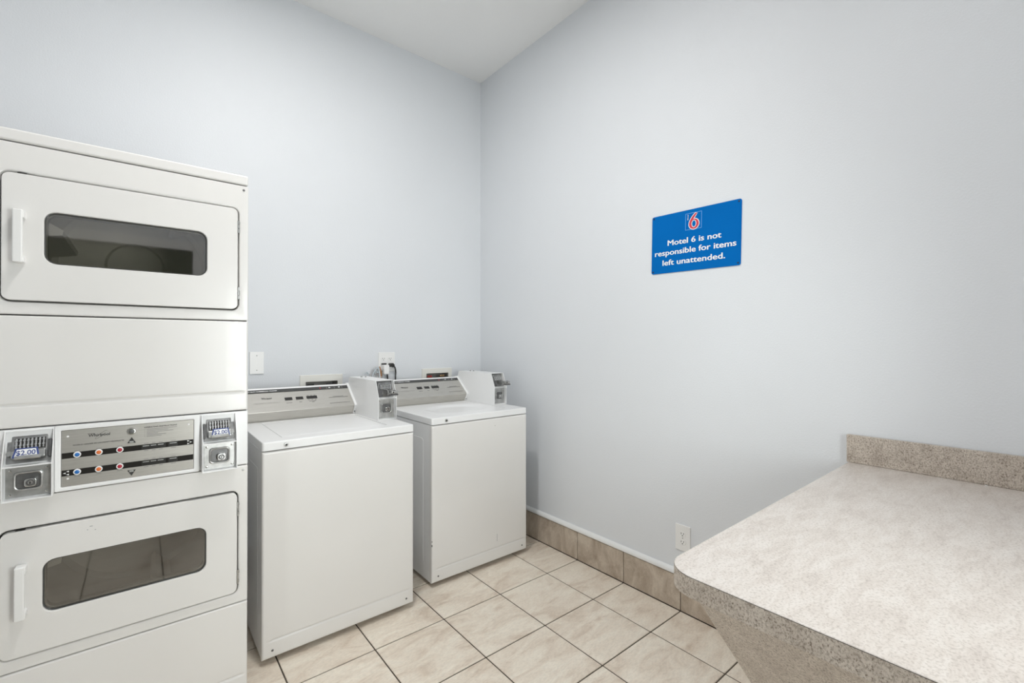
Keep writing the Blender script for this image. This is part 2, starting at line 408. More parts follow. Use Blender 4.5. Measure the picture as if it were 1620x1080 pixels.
# tiled skirting: right wall and back wall, each tile its own piece
bb = struct('baseboard_right', bx(new(), -0.004, 0.0, ROOM_Y0, -0.001, 0, 0.172), 'grout')
yb = [-0.010] + [-B0-j*T for j in range(-1, 10)]
for j in range(len(yb)-1):
    y1, y0 = yb[j], max(yb[j+1], ROOM_Y0)
    if y1-y0 < 0.02: break
    obj('tile', bx(new(), -0.010, -0.003, y0+0.0018, y1-0.0018, 0.002, 0.170, 0.0012, 1), 'skirting_tile', bb)
def cap_prof(s=0.0):
    return [(0, 0.1725), (-0.011, 0.1725), (-0.0155, 0.176), (-0.0165, 0.183), (-0.0155, 0.191), (-0.011, 0.198), (-0.004, 0.2015), (0, 0.2015)]
bm = new(); prism(bm, cap_prof(), 'y', ROOM_Y0, -0.001); o = struct('trim_1', bm, 'white_trim', smooth=True)
bk = struct('baseboard_back', bx(new(), ROOM_X0, -0.011, -0.004, 0.0, 0, 0.172), 'grout')
for i in range(len(xl)-1):
    x1, x0 = (xl[i]-0.001 if i == 0 else xl[i]), max(xl[i+1], ROOM_X0)
    if x1-x0 < 0.02: break
    obj('tile', bx(new(), x0+0.0018, x1-0.0018, -0.010, -0.003, 0.002, 0.170, 0.0012, 1), 'skirting_tile', bk)
bm = new(); prism(bm, [(a, b) for a, b in cap_prof()], 'x', ROOM_X0, -0.018); struct('trim_3', bm, 'white_trim', smooth=True)

# ------------------------------------------------------------------ ceiling lamps (above the frame)
def ceiling_lamp(x, y, watts, label):
    t = thing('ceiling_light', label, 'lamp', (x, y, CEIL), 'round ceiling lamps')
    obj('housing', lathe(new(), (0, 0, 0), 'z', [(LAMP_R+0.03, 0), (LAMP_R+0.03, -0.02), (LAMP_R+0.015, -0.03), (LAMP_R, -0.03), (LAMP_R, -0.02)], 40), 'lamp_housing', t)
    obj('diffuser', lathe(new(), (0, 0, 0), 'z', [(LAMP_R-0.001, -0.021), (LAMP_R-0.001, -0.026), (LAMP_R*0.5, -0.029), (0.002, -0.03)], 40), 'lamp_diffuser', t)
    ld = bpy.data.lights.new('lamp_glow', 'AREA'); ld.shape = 'DISK'; ld.size = 2*LAMP_R; ld.energy = watts; ld.color = (1.0, 0.98, 0.955)
    lo = bpy.data.objects.new('lamp_glow', ld); COL.objects.link(lo); lo.location = (0, 0, -0.034); lo.parent = t
ceiling_lamp(*LAMPS[0], 'round flush ceiling lamp above the washers')
ceiling_lamp(*LAMPS[1], 'round flush ceiling lamp above the folding counter')

# ------------------------------------------------------------------ coin meters (part of each machine)
def coin_meter(parent, x0, x1, top, mid, bot, back, side, tongue=False, label_at=None, front_lip=0.0):
    """top/mid/bot: (y,z) of the hooded front edge; back: y of the inner back; side: side-wall outline (y,z)"""
    w = x1-x0; th = 0.0022
    bm = new()
    prism(bm, side, 'x', x0, x0+th); prism(bm, side, 'x', x1-th, x1)
    # top sheet, shelf and sill between the side walls
    ytb = max(p[0] for p in side if p[1] > top[1]-0.02) if tongue else back
    bx(bm, x0+th, x1-th, top[0]+0.001, ytb, top[1]-th, top[1]-0.0002)
    sh_y1 = mid[0]+0.026
    bx(bm, x0+th, x1-th, mid[0]+0.001, sh_y1, mid[1]-0.004, mid[1]-0.001)
    bx(bm, x0+th, x1-th, bot[0]+0.0005, bot[0]+0.03, bot[1], bot[1]+0.003)
    # inner back sheets
    prism(bm, [(top[0]+0.020, top[1]-th), (top[0]+0.023, top[1]-th), (mid[0]+0.029, mid[1]-0.004), (mid[0]+0.026, mid[1]-0.004)], 'x', x0+th, x1-th)
    bx(bm, x0+th, x1-th, mid[0]+0.026, mid[0]+0.029, bot[1], mid[1]-0.003)
    case = obj('coin_meter', bm, 'white_enamel_cool', parent, label='white metal coin meter case')
    # slanted upper plane frame
    a = Vector((0, mid[0]+0.026, mid[1]-0.001)); b2 = Vector((0, top[0]+0.020, top[1]-th))
    V = (b2-a); H = V.length; V.normalize(); U = Vector((1, 0, 0)); W = U.cross(V); W.normalize()
    if W.y > 0: W = -W
    O = Vector((x0+w/2, a.y, a.z))
    k = w/0.105
    F = lambda bmm: xf(bmm, O, U, V, W)
    hw = w/2-th
    bm = new(); plate(bm, (-hw+0.003, hw-0.003, 0.004, H-0.003, 0.002), -0.0025, 0.0, 0.0008)
    obj('slide_plate', F(bm), 'meter_steel', case)
    bm = new(); plate(bm, (-hw+0.012, hw-0.012, H*0.18, H*0.90, 0.006), -0.008, -0.002, 0.002)
    obj('chute_body', F(bm), 'meter_steel', case)
    bm = new(); bx(bm, -hw*0.62, hw*0.68, -0.0088, -0.006, H*0.42, H*0.74)
    obj('slot_recess', F(bm), 'black_plastic', case)
    bm = new()
    for i in range(8):
        u = -hw*0.58 + i*(hw*1.2/7.4)
        bx(bm, u, u+hw*0.085, -0.0135, -0.008, H*0.43, H*0.73, 0.0008, 1)
        cyl(bm, (u+hw*0.042, -0.0145, H*0.665), 'y', hw*0.06, -0.0005, 0.003, 8)
        cyl(bm, (u+hw*0.042, -0.0145, H*0.53), 'y', hw*0.06, -0.0005, 0.003, 8)
    obj('coin_comb', F(bm), 'chrome', case)
    if not tongue:
        s = 1 if label_at == 'right' else -1
        bm = new()
        bx(bm, -hw*0.70, hw*0.72, -0.024, -0.006, H*0.14, H*0.36, 0.003, 2)
        bx(bm, -hw*0.55, hw*0.55, -0.030, -0.02, H*0.10, H*0.20, 0.002, 1)
        cyl(bm, (s*hw*0.78, 0, H*0.30), 'y', hw*0.14, -0.020, -0.003, 14)
        obj('coin_slide', F(bm), 'zinc', case)
        bm = new(); bx(bm, -s*hw*0.90-0.0035, -s*hw*0.90+0.0035, -0.016, -0.003, H*0.12, H*0.66, 0.002, 1)
        obj('guide_rail', F(bm), 'dark_metal', case)
        # price label on the slide front
        c = s*hw*0.06 - hw*0.02; lw = hw*0.56; z0, z1 = H*0.15, H*0.42
        bm = new(); prism(bm, [(c-lw, z0), (c+lw, z0), (c+lw*0.86, z1), (c-lw*0.80, z1)], 'y', -0.0270, -0.0240)
        obj('label_border', F(bm), 'label_blue', case)
        bm = new(); i = 0.0036; prism(bm, [(c-lw+i*1.2, z0+i), (c+lw-i*1.2, z0+i), (c+lw*0.86-i, z1-i), (c-lw*0.80+i, z1-i)], 'y', -0.0275, -0.0265)
        lb = obj('price_label', F(bm), 'print_white', case, label='white price label reading $2.00')
        bm = new(); text(bm, '$2.00', c-lw*0.72, c+lw*0.72, z0+(z1-z0)*0.24, (z1-z0)*0.52, bold=0.015, y=-0.0278)
        obj('price_text', F(bm), 'label_blue', case, smooth=False)
    else:
        bm = new(); bx(bm, -hw*0.95, -hw*0.45, -0.016, -0.004, H*0.05, H*0.42, 0.002, 1)
        obj('slide_guard', F(bm), 'dark_metal', case)
        # slide pulled out towards the room
        zt = O.z + V.z*H*0.44; y0 = O.y + V.y*H*0.44
        bm = new(); xm = x0+w*0.60
        bx(bm, xm-0.020, xm+0.022, y0-0.085, y0-0.004, zt-0.016, zt-0.010, 0.001, 1)
        bx(bm, xm-0.022, xm-0.018, y0-0.070, y0-0.004, zt-0.020, zt+0.006, 0.001, 1)
        bx(bm, xm-0.016, xm+0.020, y0-0.104, y0-0.060, zt-0.013, zt+0.004, 0.003, 2)
        obj('coin_slide', bm, 'zinc', case)
        bm = new(); cyl(bm, (xm+0.006, y0-0.088, zt+0.004), 'z', 0.007, -0.0005, 0.0015, 14); cyl(bm, (xm-0.008, y0-0.106, zt-0.004), 'y', 0.004, 0, 0.004, 10)
        obj('slide_rivet', bm, 'black_plastic', case)
        bm = new(); bx(bm, xm-0.017, xm+0.019, y0-0.108, y0-0.075, zt-0.021, zt-0.0135, 0.001, 1)
        obj('slide_grip', bm, 'dark_metal', case)
    # lower bay: lock plate
    yl_ = mid[0]+0.0255; zc = (mid[1]+bot[1])/2; xc = x0+w/2; hz = (mid[1]-bot[1])/2
    bm = new(); plate(bm, (x0+th+0.003, x1-th-0.003, bot[1]+0.006, mid[1]-0.007, 0.002), yl_-0.003, yl_, 0.0008)
    obj('lock_plate', bm, 'zinc', case)
    q = min(hw, hz)
    bm = new(); plate(bm, (xc-q*0.62, xc+q*0.62, zc-q*0.52, zc+q*0.60, q*0.22), yl_-0.009, yl_-0.002, 0.003, (xc-q*0.50, xc+q*0.50, zc-q*0.40, zc+q*0.48, q*0.18))
    obj('lock_rim', bm, 'zinc', case)
    bm = new(); plate(bm, (xc-q*0.50, xc+q*0.50, zc-q*0.40, zc+q*0.48, q*0.18), yl_-0.0038, yl_-0.002, 0.0004)
    obj('lock_well', bm, 'dark_metal', case)
    bm = new(); plate(bm, (xc-q*0.16, xc+q*0.36, zc-q*0.30, zc+q*0.18, q*0.14), yl_-0.016, yl_-0.003, 0.002)
    obj('lock_housing', bm, 'chrome', case)
    bm = new(); lathe(bm, (xc+q*0.10, yl_, zc-q*0.06), 'y', [(q*0.06, -0.0172), (q*0.17, -0.0172), (q*0.19, -0.0162), (q*0.19, -0.012)], 18)
    obj('lock_ring', bm, 'dark_metal', case)
    bm = new(); lathe(bm, (xc+q*0.10, yl_, zc-q*0.06), 'y', [(q*0.03, -0.0185), (q*0.10, -0.0185), (q*0.115, -0.0175), (q*0.115, -0.013)], 18); 
    obj('lock_cylinder', bm, 'chrome', case)
    bm = new(); bx(bm, xc+q*0.075, xc+q*0.125, yl_-0.0190, yl_-0.0183, zc-q*0.13, zc+q*0.02)
    obj('key_slot', bm, 'black_plastic', case)
    for sx in (-1, 1):
        for sz in (-1, 1):
            disc_screw('screw', (xc+sx*(hw-0.012), yl_-0.003, zc+sz*(hz-0.016)), 'y', 0.0038, 'chrome', case)
    return case

# ------------------------------------------------------------------ stacked coin dryer
DRX, DRY = -1.7783, -0.9911
DW0, DW1 = 0.022, 0.686                       # cabinet sides in local x (origin 0.686 left of the right edge)
dr = thing('stacked_dryer', 'white stacked coin dryer with two windowed doors, left of the washers', 'dryer', (DRX-0.686, DRY, 0))
DD = 0.72
bm = new()
bx(bm, DW0, DW0+0.004, 0.012, DD, 0.02, 1.925); bx(bm, DW1-0.004, DW1, 0.012, DD, 0.02, 1.925)
bx(bm, DW0+0.004, DW1-0.004, DD-0.004, DD, 0.02, 1.925); bx(bm, DW0+0.004, DW1-0.004, 0.012, DD-0.004, 0.02, 0.024)
bx(bm, DW0+0.004, DW1-0.004, 0.03, DD-0.004, 1.085, 1.089); bx(bm, DW0+0.004, DW1-0.004, 0.03, DD-0.004, 0.866, 0.870)
obj('cabinet', bm, 'white_enamel', dr)
obj('top_cap', bx(new(), DW0-0.001, DW1-0.001, -0.002, DD, 1.9275, 1.9635, 0.006, 3), 'white_enamel', dr)
def front_door(z0, z1, dz0, dz1, wz0, wz1, hz0, hz1, hx, hing, lid):
    p = obj('front_panel', plate(new(), (DW0, DW1, z0, z1, 0.005), 0.0, 0.022, 0.004, (0.0535, 0.6545, dz0-0.0035, dz1+0.0045, 0.022), 0.008), 'white_enamel', dr)
    disc_screw('screw', (0.6704, 0, z1-0.0165), 'y', 0.0042, 'zinc' if lid else 'dark_metal', p)
    dd = obj('door', plate(new(), (0.0570, 0.6512, dz0, dz1, 0.019), -0.0045, 0.02, 0.003, (0.1448, 0.5553, wz0, wz1, 0.029), 0.0035), 'white_enamel', dr)
    obj('glass', plate(new(), (0.137, 0.563, wz0-0.008, wz1+0.008, 0.032), 0.0060, 0.0095, 0.0005), 'smoked_glass', dd)
    obj('gasket', plate(new(), (0.1452, 0.5549, wz0+0.0004, wz1-0.0004, 0.0286), 0.0020, 0.0058, 0.0012, (0.1478, 0.5523, wz0+0.003, wz1-0.003, 0.0262), 0.0012), 'dark_strip', dd)
    obj('door_liner', plate(new(), (0.075, 0.633, dz0+0.018, dz1-0.018, 0.02), 0.021, 0.040, 0.003, (0.150, 0.550, wz0+0.004, wz1-0.004, 0.026), 0.003), 'bulkhead', dd)
    # pull handle
    bm = new()
    bx(bm, hx-0.0105, hx+0.0105, -0.040, -0.028, hz0, hz1, 0.0035, 3)
    bx(bm, hx-0.0105, hx+0.0135, -0.036, -0.003, hz1-0.024, hz1-0.001, 0.0035, 2)
    bx(bm, hx-0.0105, hx+0.0135, -0.036, -0.003, hz0+0.001, hz0+0.022, 0.0035, 2)
    obj('handle', bm, 'white_plastic', dd)
    for a, b in hing:
        bm = new(); h = (b-a)/3
        for i in range(3): cyl(bm, (0.6528, -0.0035, 0), 'z', 0.0036, a+i*h+0.0006, a+(i+1)*h-0.0006, 12)
        bx(bm, 0.6528, 0.6585, -0.0025, 0.004, a+h*0.25, a+h*0.8); bx(bm, 0.6528, 0.6585, -0.0025, 0.004, b-h*0.8, b-h*0.25)
        obj('hinge', bm, 'zinc', dd)
    bm = new(); bx(bm, 0.088, 0.108, 0.0, 0.012, dz1+0.0002, dz1+0.004, 0.001, 1)
    obj('latch', bm, 'black_plastic', dd)
    # drum behind the door
    zc = (dz0+dz1)/2+0.01; xc = 0.354
    dm = obj('bulkhead', plate(new(), (DW0+0.006, DW1-0.006, z0+0.003, z1-0.003, 0.01), 0.045, 0.062, 0.001, (xc-0.215, xc+0.215, zc-0.140, zc+0.140, 0.10), 0.012), 'bulkhead', dr)
    bm = new(); loops = []
    for r, y in ((0.225, 0.066), (0.250, 0.075), (0.252, 0.30), (0.252, 0.54), (0.235, 0.56), (0.10, 0.565), (0.09, 0.555), (0.003, 0.555)):
        loops.append([(xc+r*math.cos(2*math.pi*i/48), y, zc+r*math.sin(2*math.pi*i/48)) for i in range(48)])
    rings(bm, loops, cap0=False)
    drm = obj('drum', bm, 'drum_steel', dr)
    bm = new(); loops = []
    for q, y in ((0, 0.042), (0.004, 0.038), (0.012, 0.038), (0.016, 0.043), (0.016, 0.047), (0, 0.047)):
        loops.append([(x, y, z) for x, z in rr(xc-0.217-q, xc+0.217+q, zc-0.142-q, zc+0.142+q, 0.102+q, 8)])
    rings(bm, loops, close=True); obj('opening_ring', bm, 'white_trim', drm)
    for kk in range(3):
        a = R(-70 + 120*kk); bm = new()
        c = Vector((xc+0.235*math.cos(a), 0, zc+0.235*math.sin(a))); n = Vector((math.cos(a), 0, math.sin(a))); t = Vector((-n.z, 0, n.x))
        prof = [c-n*0.055-t*0.008, c-n*0.055+t*0.008, c+t*0.035+n*0.012, c-t*0.035+n*0.012]
        rings(bm, [[(p.x, 0.09, p.z) for p in prof], [(p.x, 0.53, p.z) for p in prof]])
        obj('drum_vane', bm, 'drum_steel', drm)
front_door(1.4175, 1.9245, 1.459, 1.834, 1.5730, 1.7312, 1.567, 1.7215, 0.0940, ((1.743, 1.790), (1.495, 1.5425)), False)
front_door(0.3665, 0.8735, 0.4065, 0.7775, 0.5170, 0.6758, 0.5265, 0.6815, 0.1010, ((0.689, 0.742), (0.438, 0.490)), True)
for x, z, dx in ((0.2524, 0.7538, 0.0035), (0.244, 0.7445, 0.0012), (0.262, 0.741, 0.0015)):
    obj('scuff_mark', bx(new(), x-dx, x+dx, -0.0049, -0.0044, z-0.001, z+0.001), 'hose_grey', dr)
# plain panels with a pressed crease
def smoothstep(t): t = max(0, min(1, t)); return t*t*(3-2*t)
def creased(name, x0, x1, z0, z1, zc, cx0, cx1, parent, yf=0.0, yb=0.018, r=0.006, wid=0.005, dep=0.0042, mat='white_enamel'):
    xs = sorted(set([x0, x0+r*0.15, x0+r*0.5, x0+r, cx0, cx0+0.012, cx1-0.012, cx1, x1-r, x1-r*0.5, x1-r*0.15, x1] + [x0+r+(x1-x0-2*r)*i/6 for i in range(1, 6)]))
    zs = sorted(set([z0, z0+r*0.15, z0+r*0.5, z0+r, z1-r, z1-r*0.5, z1-r*0.15, z1, zc-wid*1.6, zc-wid*0.8, zc-wid*0.25, zc+wid*0.25, zc+wid*0.8, zc+wid*1.6] + [z0+r+(z1-z0-2*r)*i/5 for i in range(1, 5)]))
    def edge(d): return 0 if d >= r else r - math.sqrt(max(0, r*r-(r-d)**2))
    def fn(x, z):
        e = max(edge(x-x0), edge(x1-x), edge(z-z0), edge(z1-z))
        k = smoothstep((x-cx0)/0.012)*smoothstep((cx1-x)/0.012)*smoothstep(1.0-(abs(z-zc)-wid*0.25)/(wid*1.35))
        return yf + e + dep*k
    return obj(name, relief(new(), xs, zs, fn, yb), mat, parent, ang=50)
creased('middle_panel', DW0, DW1, 1.0815, 1.4145, 1.1485, DW0+0.005, 0.672, dr)
creased('bottom_panel', DW0, DW1, 0.022, 0.3635, 0.092, DW0+0.005, 0.672, dr)
# control fascia
cp = obj('control_fascia', plate(new(), (DW0, DW1, 0.8765, 1.0785, 0.004), 0.002, 0.02, 0.003, (0.1835, 0.5180, 0.8888, 1.0628, 0.003), 0.004), 'white_enamel_cool', dr)
obj('fascia_frame', plate(new(), (0.1695, 0.5345, 0.8768, 1.0780, 0.003), -0.006, 0.002, 0.002, (0.1835, 0.5180, 0.8888, 1.0628, 0.003), 0.003), 'white_enamel_cool', cp)
pl = obj('control_plate', plate(new(), (0.1840, 0.5175, 0.8893, 1.0623, 0.002), -0.0035, 0.003, 0.0005), 'panel_steel', dr, label='brushed steel control plate')
for z0, z1 in ((0.9758, 0.9932), (0.9220, 0.9402)):
    obj('black_band', bx(new(), 0.1850, 0.5165, -0.0042, -0.0034, z0, z1), 'band_black', pl)
    obj('display_window', bx(new(), 0.3745, 0.4390, -0.0046, -0.0041, z0+0.0004, z1-0.0004), 'black_plastic', pl)
    obj('display_window', bx(new(), 0.4465, 0.4720, -0.0046, -0.0041, z0+0.0004, z1-0.0004), 'black_plastic', pl)
    for a, b in ((0.378, 0.395), (0.399, 0.4135), (0.4175, 0.433), (0.450, 0.469)):
        obj('indicator_mark', bx(new(), a, b, -0.0050, -0.0045, z1-0.0062, z1-0.0040), 'zinc', pl, smooth=False)
        obj('caption_mark', bx(new(), a+0.003, b-0.002, -0.0040, -0.0034, z1+0.0022, z1+0.0040), 'print_grey', pl, smooth=False)
        obj('caption_mark', bx(new(), a+0.003, b-0.002, -0.0040, -0.0034, z0-0.0045, z0-0.0026), 'print_grey', pl, smooth=False)
for zb, zt in ((0.9851, 0.9975), (0.9313, 0.9175)):
    for xb_, mm in ((0.2195, 'button_blue'), (0.2694, 'button_orange'), (0.3201, 'button_red')):
        rg = obj('button_ring', lathe(new(), (xb_, 0, zb), 'y', [(0.0062, -0.0075), (0.0085, -0.0070), (0.0091, -0.0055), (0.0091, -0.003)], 28), 'print_white', pl)
        obj('push_button', lathe(new(), (xb_, 0, zb), 'y', [(0.0015, -0.0092), (0.0045, -0.0088), (0.0060, -0.0076), (0.0062, -0.005)], 24), mm, rg)
        obj('button_caption', bx(new(), xb_-0.0065, xb_+0.0065, -0.0040, -0.0034, zt-0.0008, zt+0.0008), 'print_grey', pl, smooth=False)
def maker_logo(u0, u1, v0, cap, y, parent, F=None, mat='print_black', ring=True):
    bm = new(); w = u1-u0
    text(bm, 'Whirlpool', u0+w*0.06, u1, v0, cap, bold=0.022, shear=0.12, y=y)
    # flag stroke of the W and the slanting oval
    for q in ([(u0, v0+cap*1.22), (u0+w*0.33, v0+cap*1.10), (u0+w*0.33, v0+cap*0.98), (u0+w*0.03, v0+cap*1.06)],):
        bm.faces.new([bm.verts.new((a, y-0.0004, b)) for a, b in q])
    if ring:
        cx, cz, ra, rb, th = u0+w*0.60, v0+cap*0.45, w*0.335, cap*0.42, R(42)
        pts = []
        for i in range(49):
            a = 2*math.pi*i/48; p, q = ra*math.cos(a), rb*math.sin(a)
            pts.append((cx+p*math.cos(th)-q*math.sin(th), cz+p*math.sin(th)+q*math.cos(th)))
        for i in range(48):
            if 40 < i < 46: continue
            (a, b), (c, d2) = pts[i], pts[i+1]; n = Vector((d2-b, -(c-a))).normalized()*cap*0.035
            bm.faces.new([bm.verts.new((p[0]+s*n.x, y-0.0004, p[1]+s*n.y)) for p, s in (((a, b), -1), ((c, d2), -1), ((c, d2), 1), ((a, b), 1))])
    if F: F(bm)
    return obj('maker_logo', bm, mat, parent, smooth=False)
maker_logo(0.2420, 0.2965, 1.0365, 0.0085, -0.0036, pl)
bm = new(); text(bm, 'WORLD LEADER IN LAUNDRY PRODUCTS', 0.2089, 0.3306, 1.0130, 0.0040, bold=0.02, y=-0.0036); obj('slogan', bm, 'print_black', pl, smooth=False)
bm = new(); text(bm, 'OPERATING INSTRUCTIONS', 0.3816, 0.4700, 1.0480, 0.0042, bold=0.025, y=-0.0036); obj('panel_heading', bm, 'print_black', pl, smooth=False)
for i, L in enumerate((0.082, 0.058, 0.072, 0.030, 0.052, 0.040)):
    z = 1.0432-i*0.0048
    obj('instruction_line', bx(new(), 0.3880, 0.3880+L, -0.0040, -0.0034, z-0.0011, z+0.0007), 'print_grey', pl, smooth=False)
    obj('line_number', bx(new(), 0.3822, 0.3838, -0.0040, -0.0034, z-0.0011, z+0.0007), 'print_grey', pl, smooth=False)
kl = obj('key_lock', lathe(new(), (0.3494, 0, 1.0417), 'y', [(0.006, -0.012), (0.0095, -0.0115), (0.0112, -0.008), (0.0118, -0.003)], 28), 'chrome', pl)
obj('key_barrel', lathe(new(), (0.3494, 0, 1.0417), 'y', [(0.002, -0.0135), (0.0052, -0.0132), (0.006, -0.0115)], 20), 'dark_metal', kl)
for up_ in (1, 0):
    bm = new()
    P = [(0.3385, 1.0030), (0.3603, 1.0030), (0.3494, 1.0222)] if up_ else [(0.3385, 0.9140), (0.3494, 0.8948), (0.3603, 0.9140)]
    prism(bm, P, 'y', -0.0042, -0.0034); tr = obj('arrow_mark', bm, 'print_black', pl, smooth=False)
    bm = new(); zz = (1.0042, 1.0098) if up_ else (0.9075, 0.9132)
    bx(bm, 0.3440, 0.3548, -0.0046, -0.0041, *zz); obj('arrow_caption', bm, 'zinc', tr, smooth=False)
for (cx, cz, s) in ((0.5050, 0.9845, 1), (0.1955, 0.9311, -1)):
    bm = new()
    for (ox, oz) in ((0.0042, 0), (-0.0030, 0.0046), (-0.0030, -0.0046)):
        c = [(cx+s*(ox-0.0026), cz+oz+0.0026), (cx+s*(ox-0.0026), cz+oz-0.0026), (cx+s*(ox+0.0038), cz+oz)]
        bm.faces.new([bm.verts.new((a, -0.0046, b)) for a, b in c])
    obj('arrow_symbol', bm, 'print_white', pl, smooth=False)
for q in ((0.1980, 1.0436), (0.1984, 0.9130), (0.5030, 1.0467)):
    disc_screw('rivet', (q[0], -0.0035, q[1]), 'y', 0.0030, 'print_white', pl, -0.0015)
def dmeter(x0, x1, lab):
    top, mid, bot = (-0.004, 1.0735), (-0.046, 0.9780), (-0.046, 0.8760)
    side = [(0.002, 1.0735), top, mid, bot, (0.002, 0.8760)]
    coin_meter(dr, x0, x1, top, mid, bot, 0.002, side, False, lab)
dmeter(0.0660, 0.1690, 'left'); dmeter(0.5400, 0.6455, 'right')
for x in (DW0+0.05, DW1-0.05):
    for y in (0.06, DD-0.06):
        obj('foot', lathe(new(), (x, y, 0), 'z', [(0.02, 0), (0.02, 0.012), (0.008, 0.013), (0.008, 0.022)], 16), 'rubber', dr)

# ------------------------------------------------------------------ top-loading coin washers
WW = 0.683
def washer(loc, label, dish):
    w = thing('washing_machine', label, 'washer', loc, 'white top-loading coin washers')
    creased('front_panel', 0, WW, 0.026, 0.8825, 0.098, 0.028, 0.662, w, 0.0, 0.024, 0.010)
    bm = new(); bx(bm, 0.002, WW-0.002, 0.026, 0.685, 0.024, 0.8840, 0.002, 1)
    body = obj('cabinet', bm, 'white_enamel_cool', w)
    for s in (0, 1):
        bm = new(); plate(bm, (0.10, 0.60, 0.10, 0.80, 0.02), -0.0009, 0.0, 0.0009)
        if s == 0: xf(bm, (0.002, 0.70, 0), (0, -1, 0), (0, 0, 1), (-1, 0, 0))
        else: xf(bm, (WW-0.002, 0, 0), (0, 1, 0), (0, 0, 1), (1, 0, 0))
        obj('side_panel', bm, 'white_enamel_cool', body)
    # deck with the lid opening
    LX0, LX1, LY0, LY1 = 0.090, 0.572, 0.070, 0.515
    bm = new(); plate(bm, (0.0, WW, 0.0, 0.690, 0.010), 0.0, 0.036, 0.006, (LX0, LX1, LY0, LY1, 0.006), 0.0015)
    xf(bm, (0, 0, 0.9233), (1, 0, 0), (0, 1, 0), (0, 0, 1))
    obj('deck', bm, 'white_enamel_cool', w)
    gx = [LX0+0.0026+(LX1-LX0-0.0052)*i/30 for i in range(31)]; gy = [LY0+0.0008+(LY1-LY0-0.0016)*i/26 for i in range(27)]
    def lid_fn(x, y):
        e = min(x-gx[0], gx[-1]-x, y-gy[0], gy[-1]-y); k = 0.0016*max(0, 1-e/0.006)
        if dish:
            q = ((x-0.33)/0.215)**2 + ((y-0.27)/0.165)**2
            k += 0.012*smoothstep((1-q)/0.55)
        else:
            k += -0.0008*smoothstep(e/0.05)
        return k
    bm = relief(new(), gx, gy, lid_fn, 0.034); xf(bm, (0, 0, 0.9233), (1, 0, 0), (0, 1, 0), (0, 0, 1))
    obj('lid', bm, 'white_enamel_cool', w, ang=60)
    lk = obj('deck_lock', lathe(new(), (0.0900, 0, 0.9045), 'y', [(0.004, -0.0045), (0.0075, -0.0040), (0.0088, -0.001), (0.0088, 0.004)], 22), 'zinc', w)
    obj('key_barrel', lathe(new(), (0.0900, 0, 0.9045), 'y', [(0.0012, -0.0062), (0.0040, -0.0060), (0.0046, -0.004)], 16), 'black_plastic', lk)
    for x in (0.040, 0.643): disc_screw('screw', (x, 0, 0.058), 'y', 0.0048, 'dark_metal', w)
    for x in (0.05, WW-0.05):
        for y in (0.07, 0.62): obj('foot', lathe(new(), (x, y, 0), 'z', [(0.018, 0), (0.018, 0.012), (0.008, 0.013), (0.008, 0.026)], 14), 'rubber', w)
    # console
    prof = [(0.556, 0.9235), (0.529, 0.968), (0.526, 0.975), (0.529, 0.9785), (0.663, 1.0855), (0.667, 1.0875), (0.690, 1.0875), (0.690, 0.9235)]
    con = obj('console', prism(new(), prof, 'x', 0.012, 0.574), 'brushed_steel', w, label='brushed steel control console')
    for x0, x1 in ((0.0, 0.012), (0.574, 0.587)):
        P = [(0.556-0.004, 0.9235), (0.523, 0.966), (0.521, 0.9755), (0.524, 0.9815), (0.660, 1.0905), (0.667, 1.0920), (0.692, 1.0920), (0.692, 0.9235)]
        obj('end_cap', prism(new(), P, 'x', x0, x1), 'white_enamel_cool', con)
    disc_screw('screw', (0.5805, 0.5425, 0.937), 'y', 0.004, 'dark_metal', con, -0.003)
    Av = Vector((0, 0.526, 0.975)); e = Vector((0, 0.140, 0.112)).normalized(); nn = Vector((0, -e.z, e.y))
    off = -0.0006
    F = lambda bm_: xf(bm_, Av+nn*0.0016, (1, 0, 0), e, nn)
    def fbox(name, u0, u1, v0, v1, mat, h=0.0006, par=con):
        return obj(name, F(bx(new(), u0, u1, -h, 0.001, v0, v1)), mat, par, smooth=False)
    st = fbox('black_strip', 0.012, 0.574, 0.1425, 0.1665, 'dark_strip', 0.0010)
    fbox('top_trim', 0.012, 0.574, 0.1668, 0.1785, 'white_enamel_cool', 0.0008)
    bm = new(); text(bm, 'HEAVY DUTY COMMERCIAL WASHER', 0.030, 0.1910, 0.1510, 0.0062, bold=0.03, y=-0.0013); obj('console_heading', F(bm), 'print_white', con, smooth=False)
    fbox('indicator_light', 0.4140, 0.4195, 0.150, 0.158, 'sign_red', 0.0018)
    for u in (0.452, 0.496, 0.540): fbox('strip_divider', u, u+0.0022, 0.1445, 0.1640, 'print_grey', 0.0014)
    for u in (0.468, 0.523): fbox('strip_mark', u-0.004, u+0.006, 0.1515, 0.1575, 'print_white', 0.0014)
    maker_logo(0.1040, 0.1565, 0.0950, 0.0088, -0.0004, con, F, 'print_black', ring=False)
    bm = new(); text(bm, 'WORLD LEADER IN LAUNDRY PRODUCTS', 0.065, 0.1924, 0.0630, 0.0038, bold=0.01, y=-0.0004); obj('slogan', F(bm), 'print_grey', con, smooth=False)
    for a, b in ((0.218, 0.2555), (0.274, 0.311), (0.3295, 0.385)):
        fbox('display_window', a, b, 0.0765, 0.0965, 'black_plastic', 0.0012)
    for a, b, v in ((0.222, 0.250, 0.0565), (0.286, 0.300, 0.0565), (0.338, 0.374, 0.0575), (0.352, 0.364, 0.0505), (0.334, 0.343, 0.0685), (0.352, 0.361, 0.0685), (0.370, 0.379, 0.0685), (0.334, 0.343, 0.1015), (0.352, 0.361, 0.1015), (0.370, 0.379, 0.1015)):
        fbox('caption_mark', a, b, v-0.0011, v+0.0011, 'print_grey')
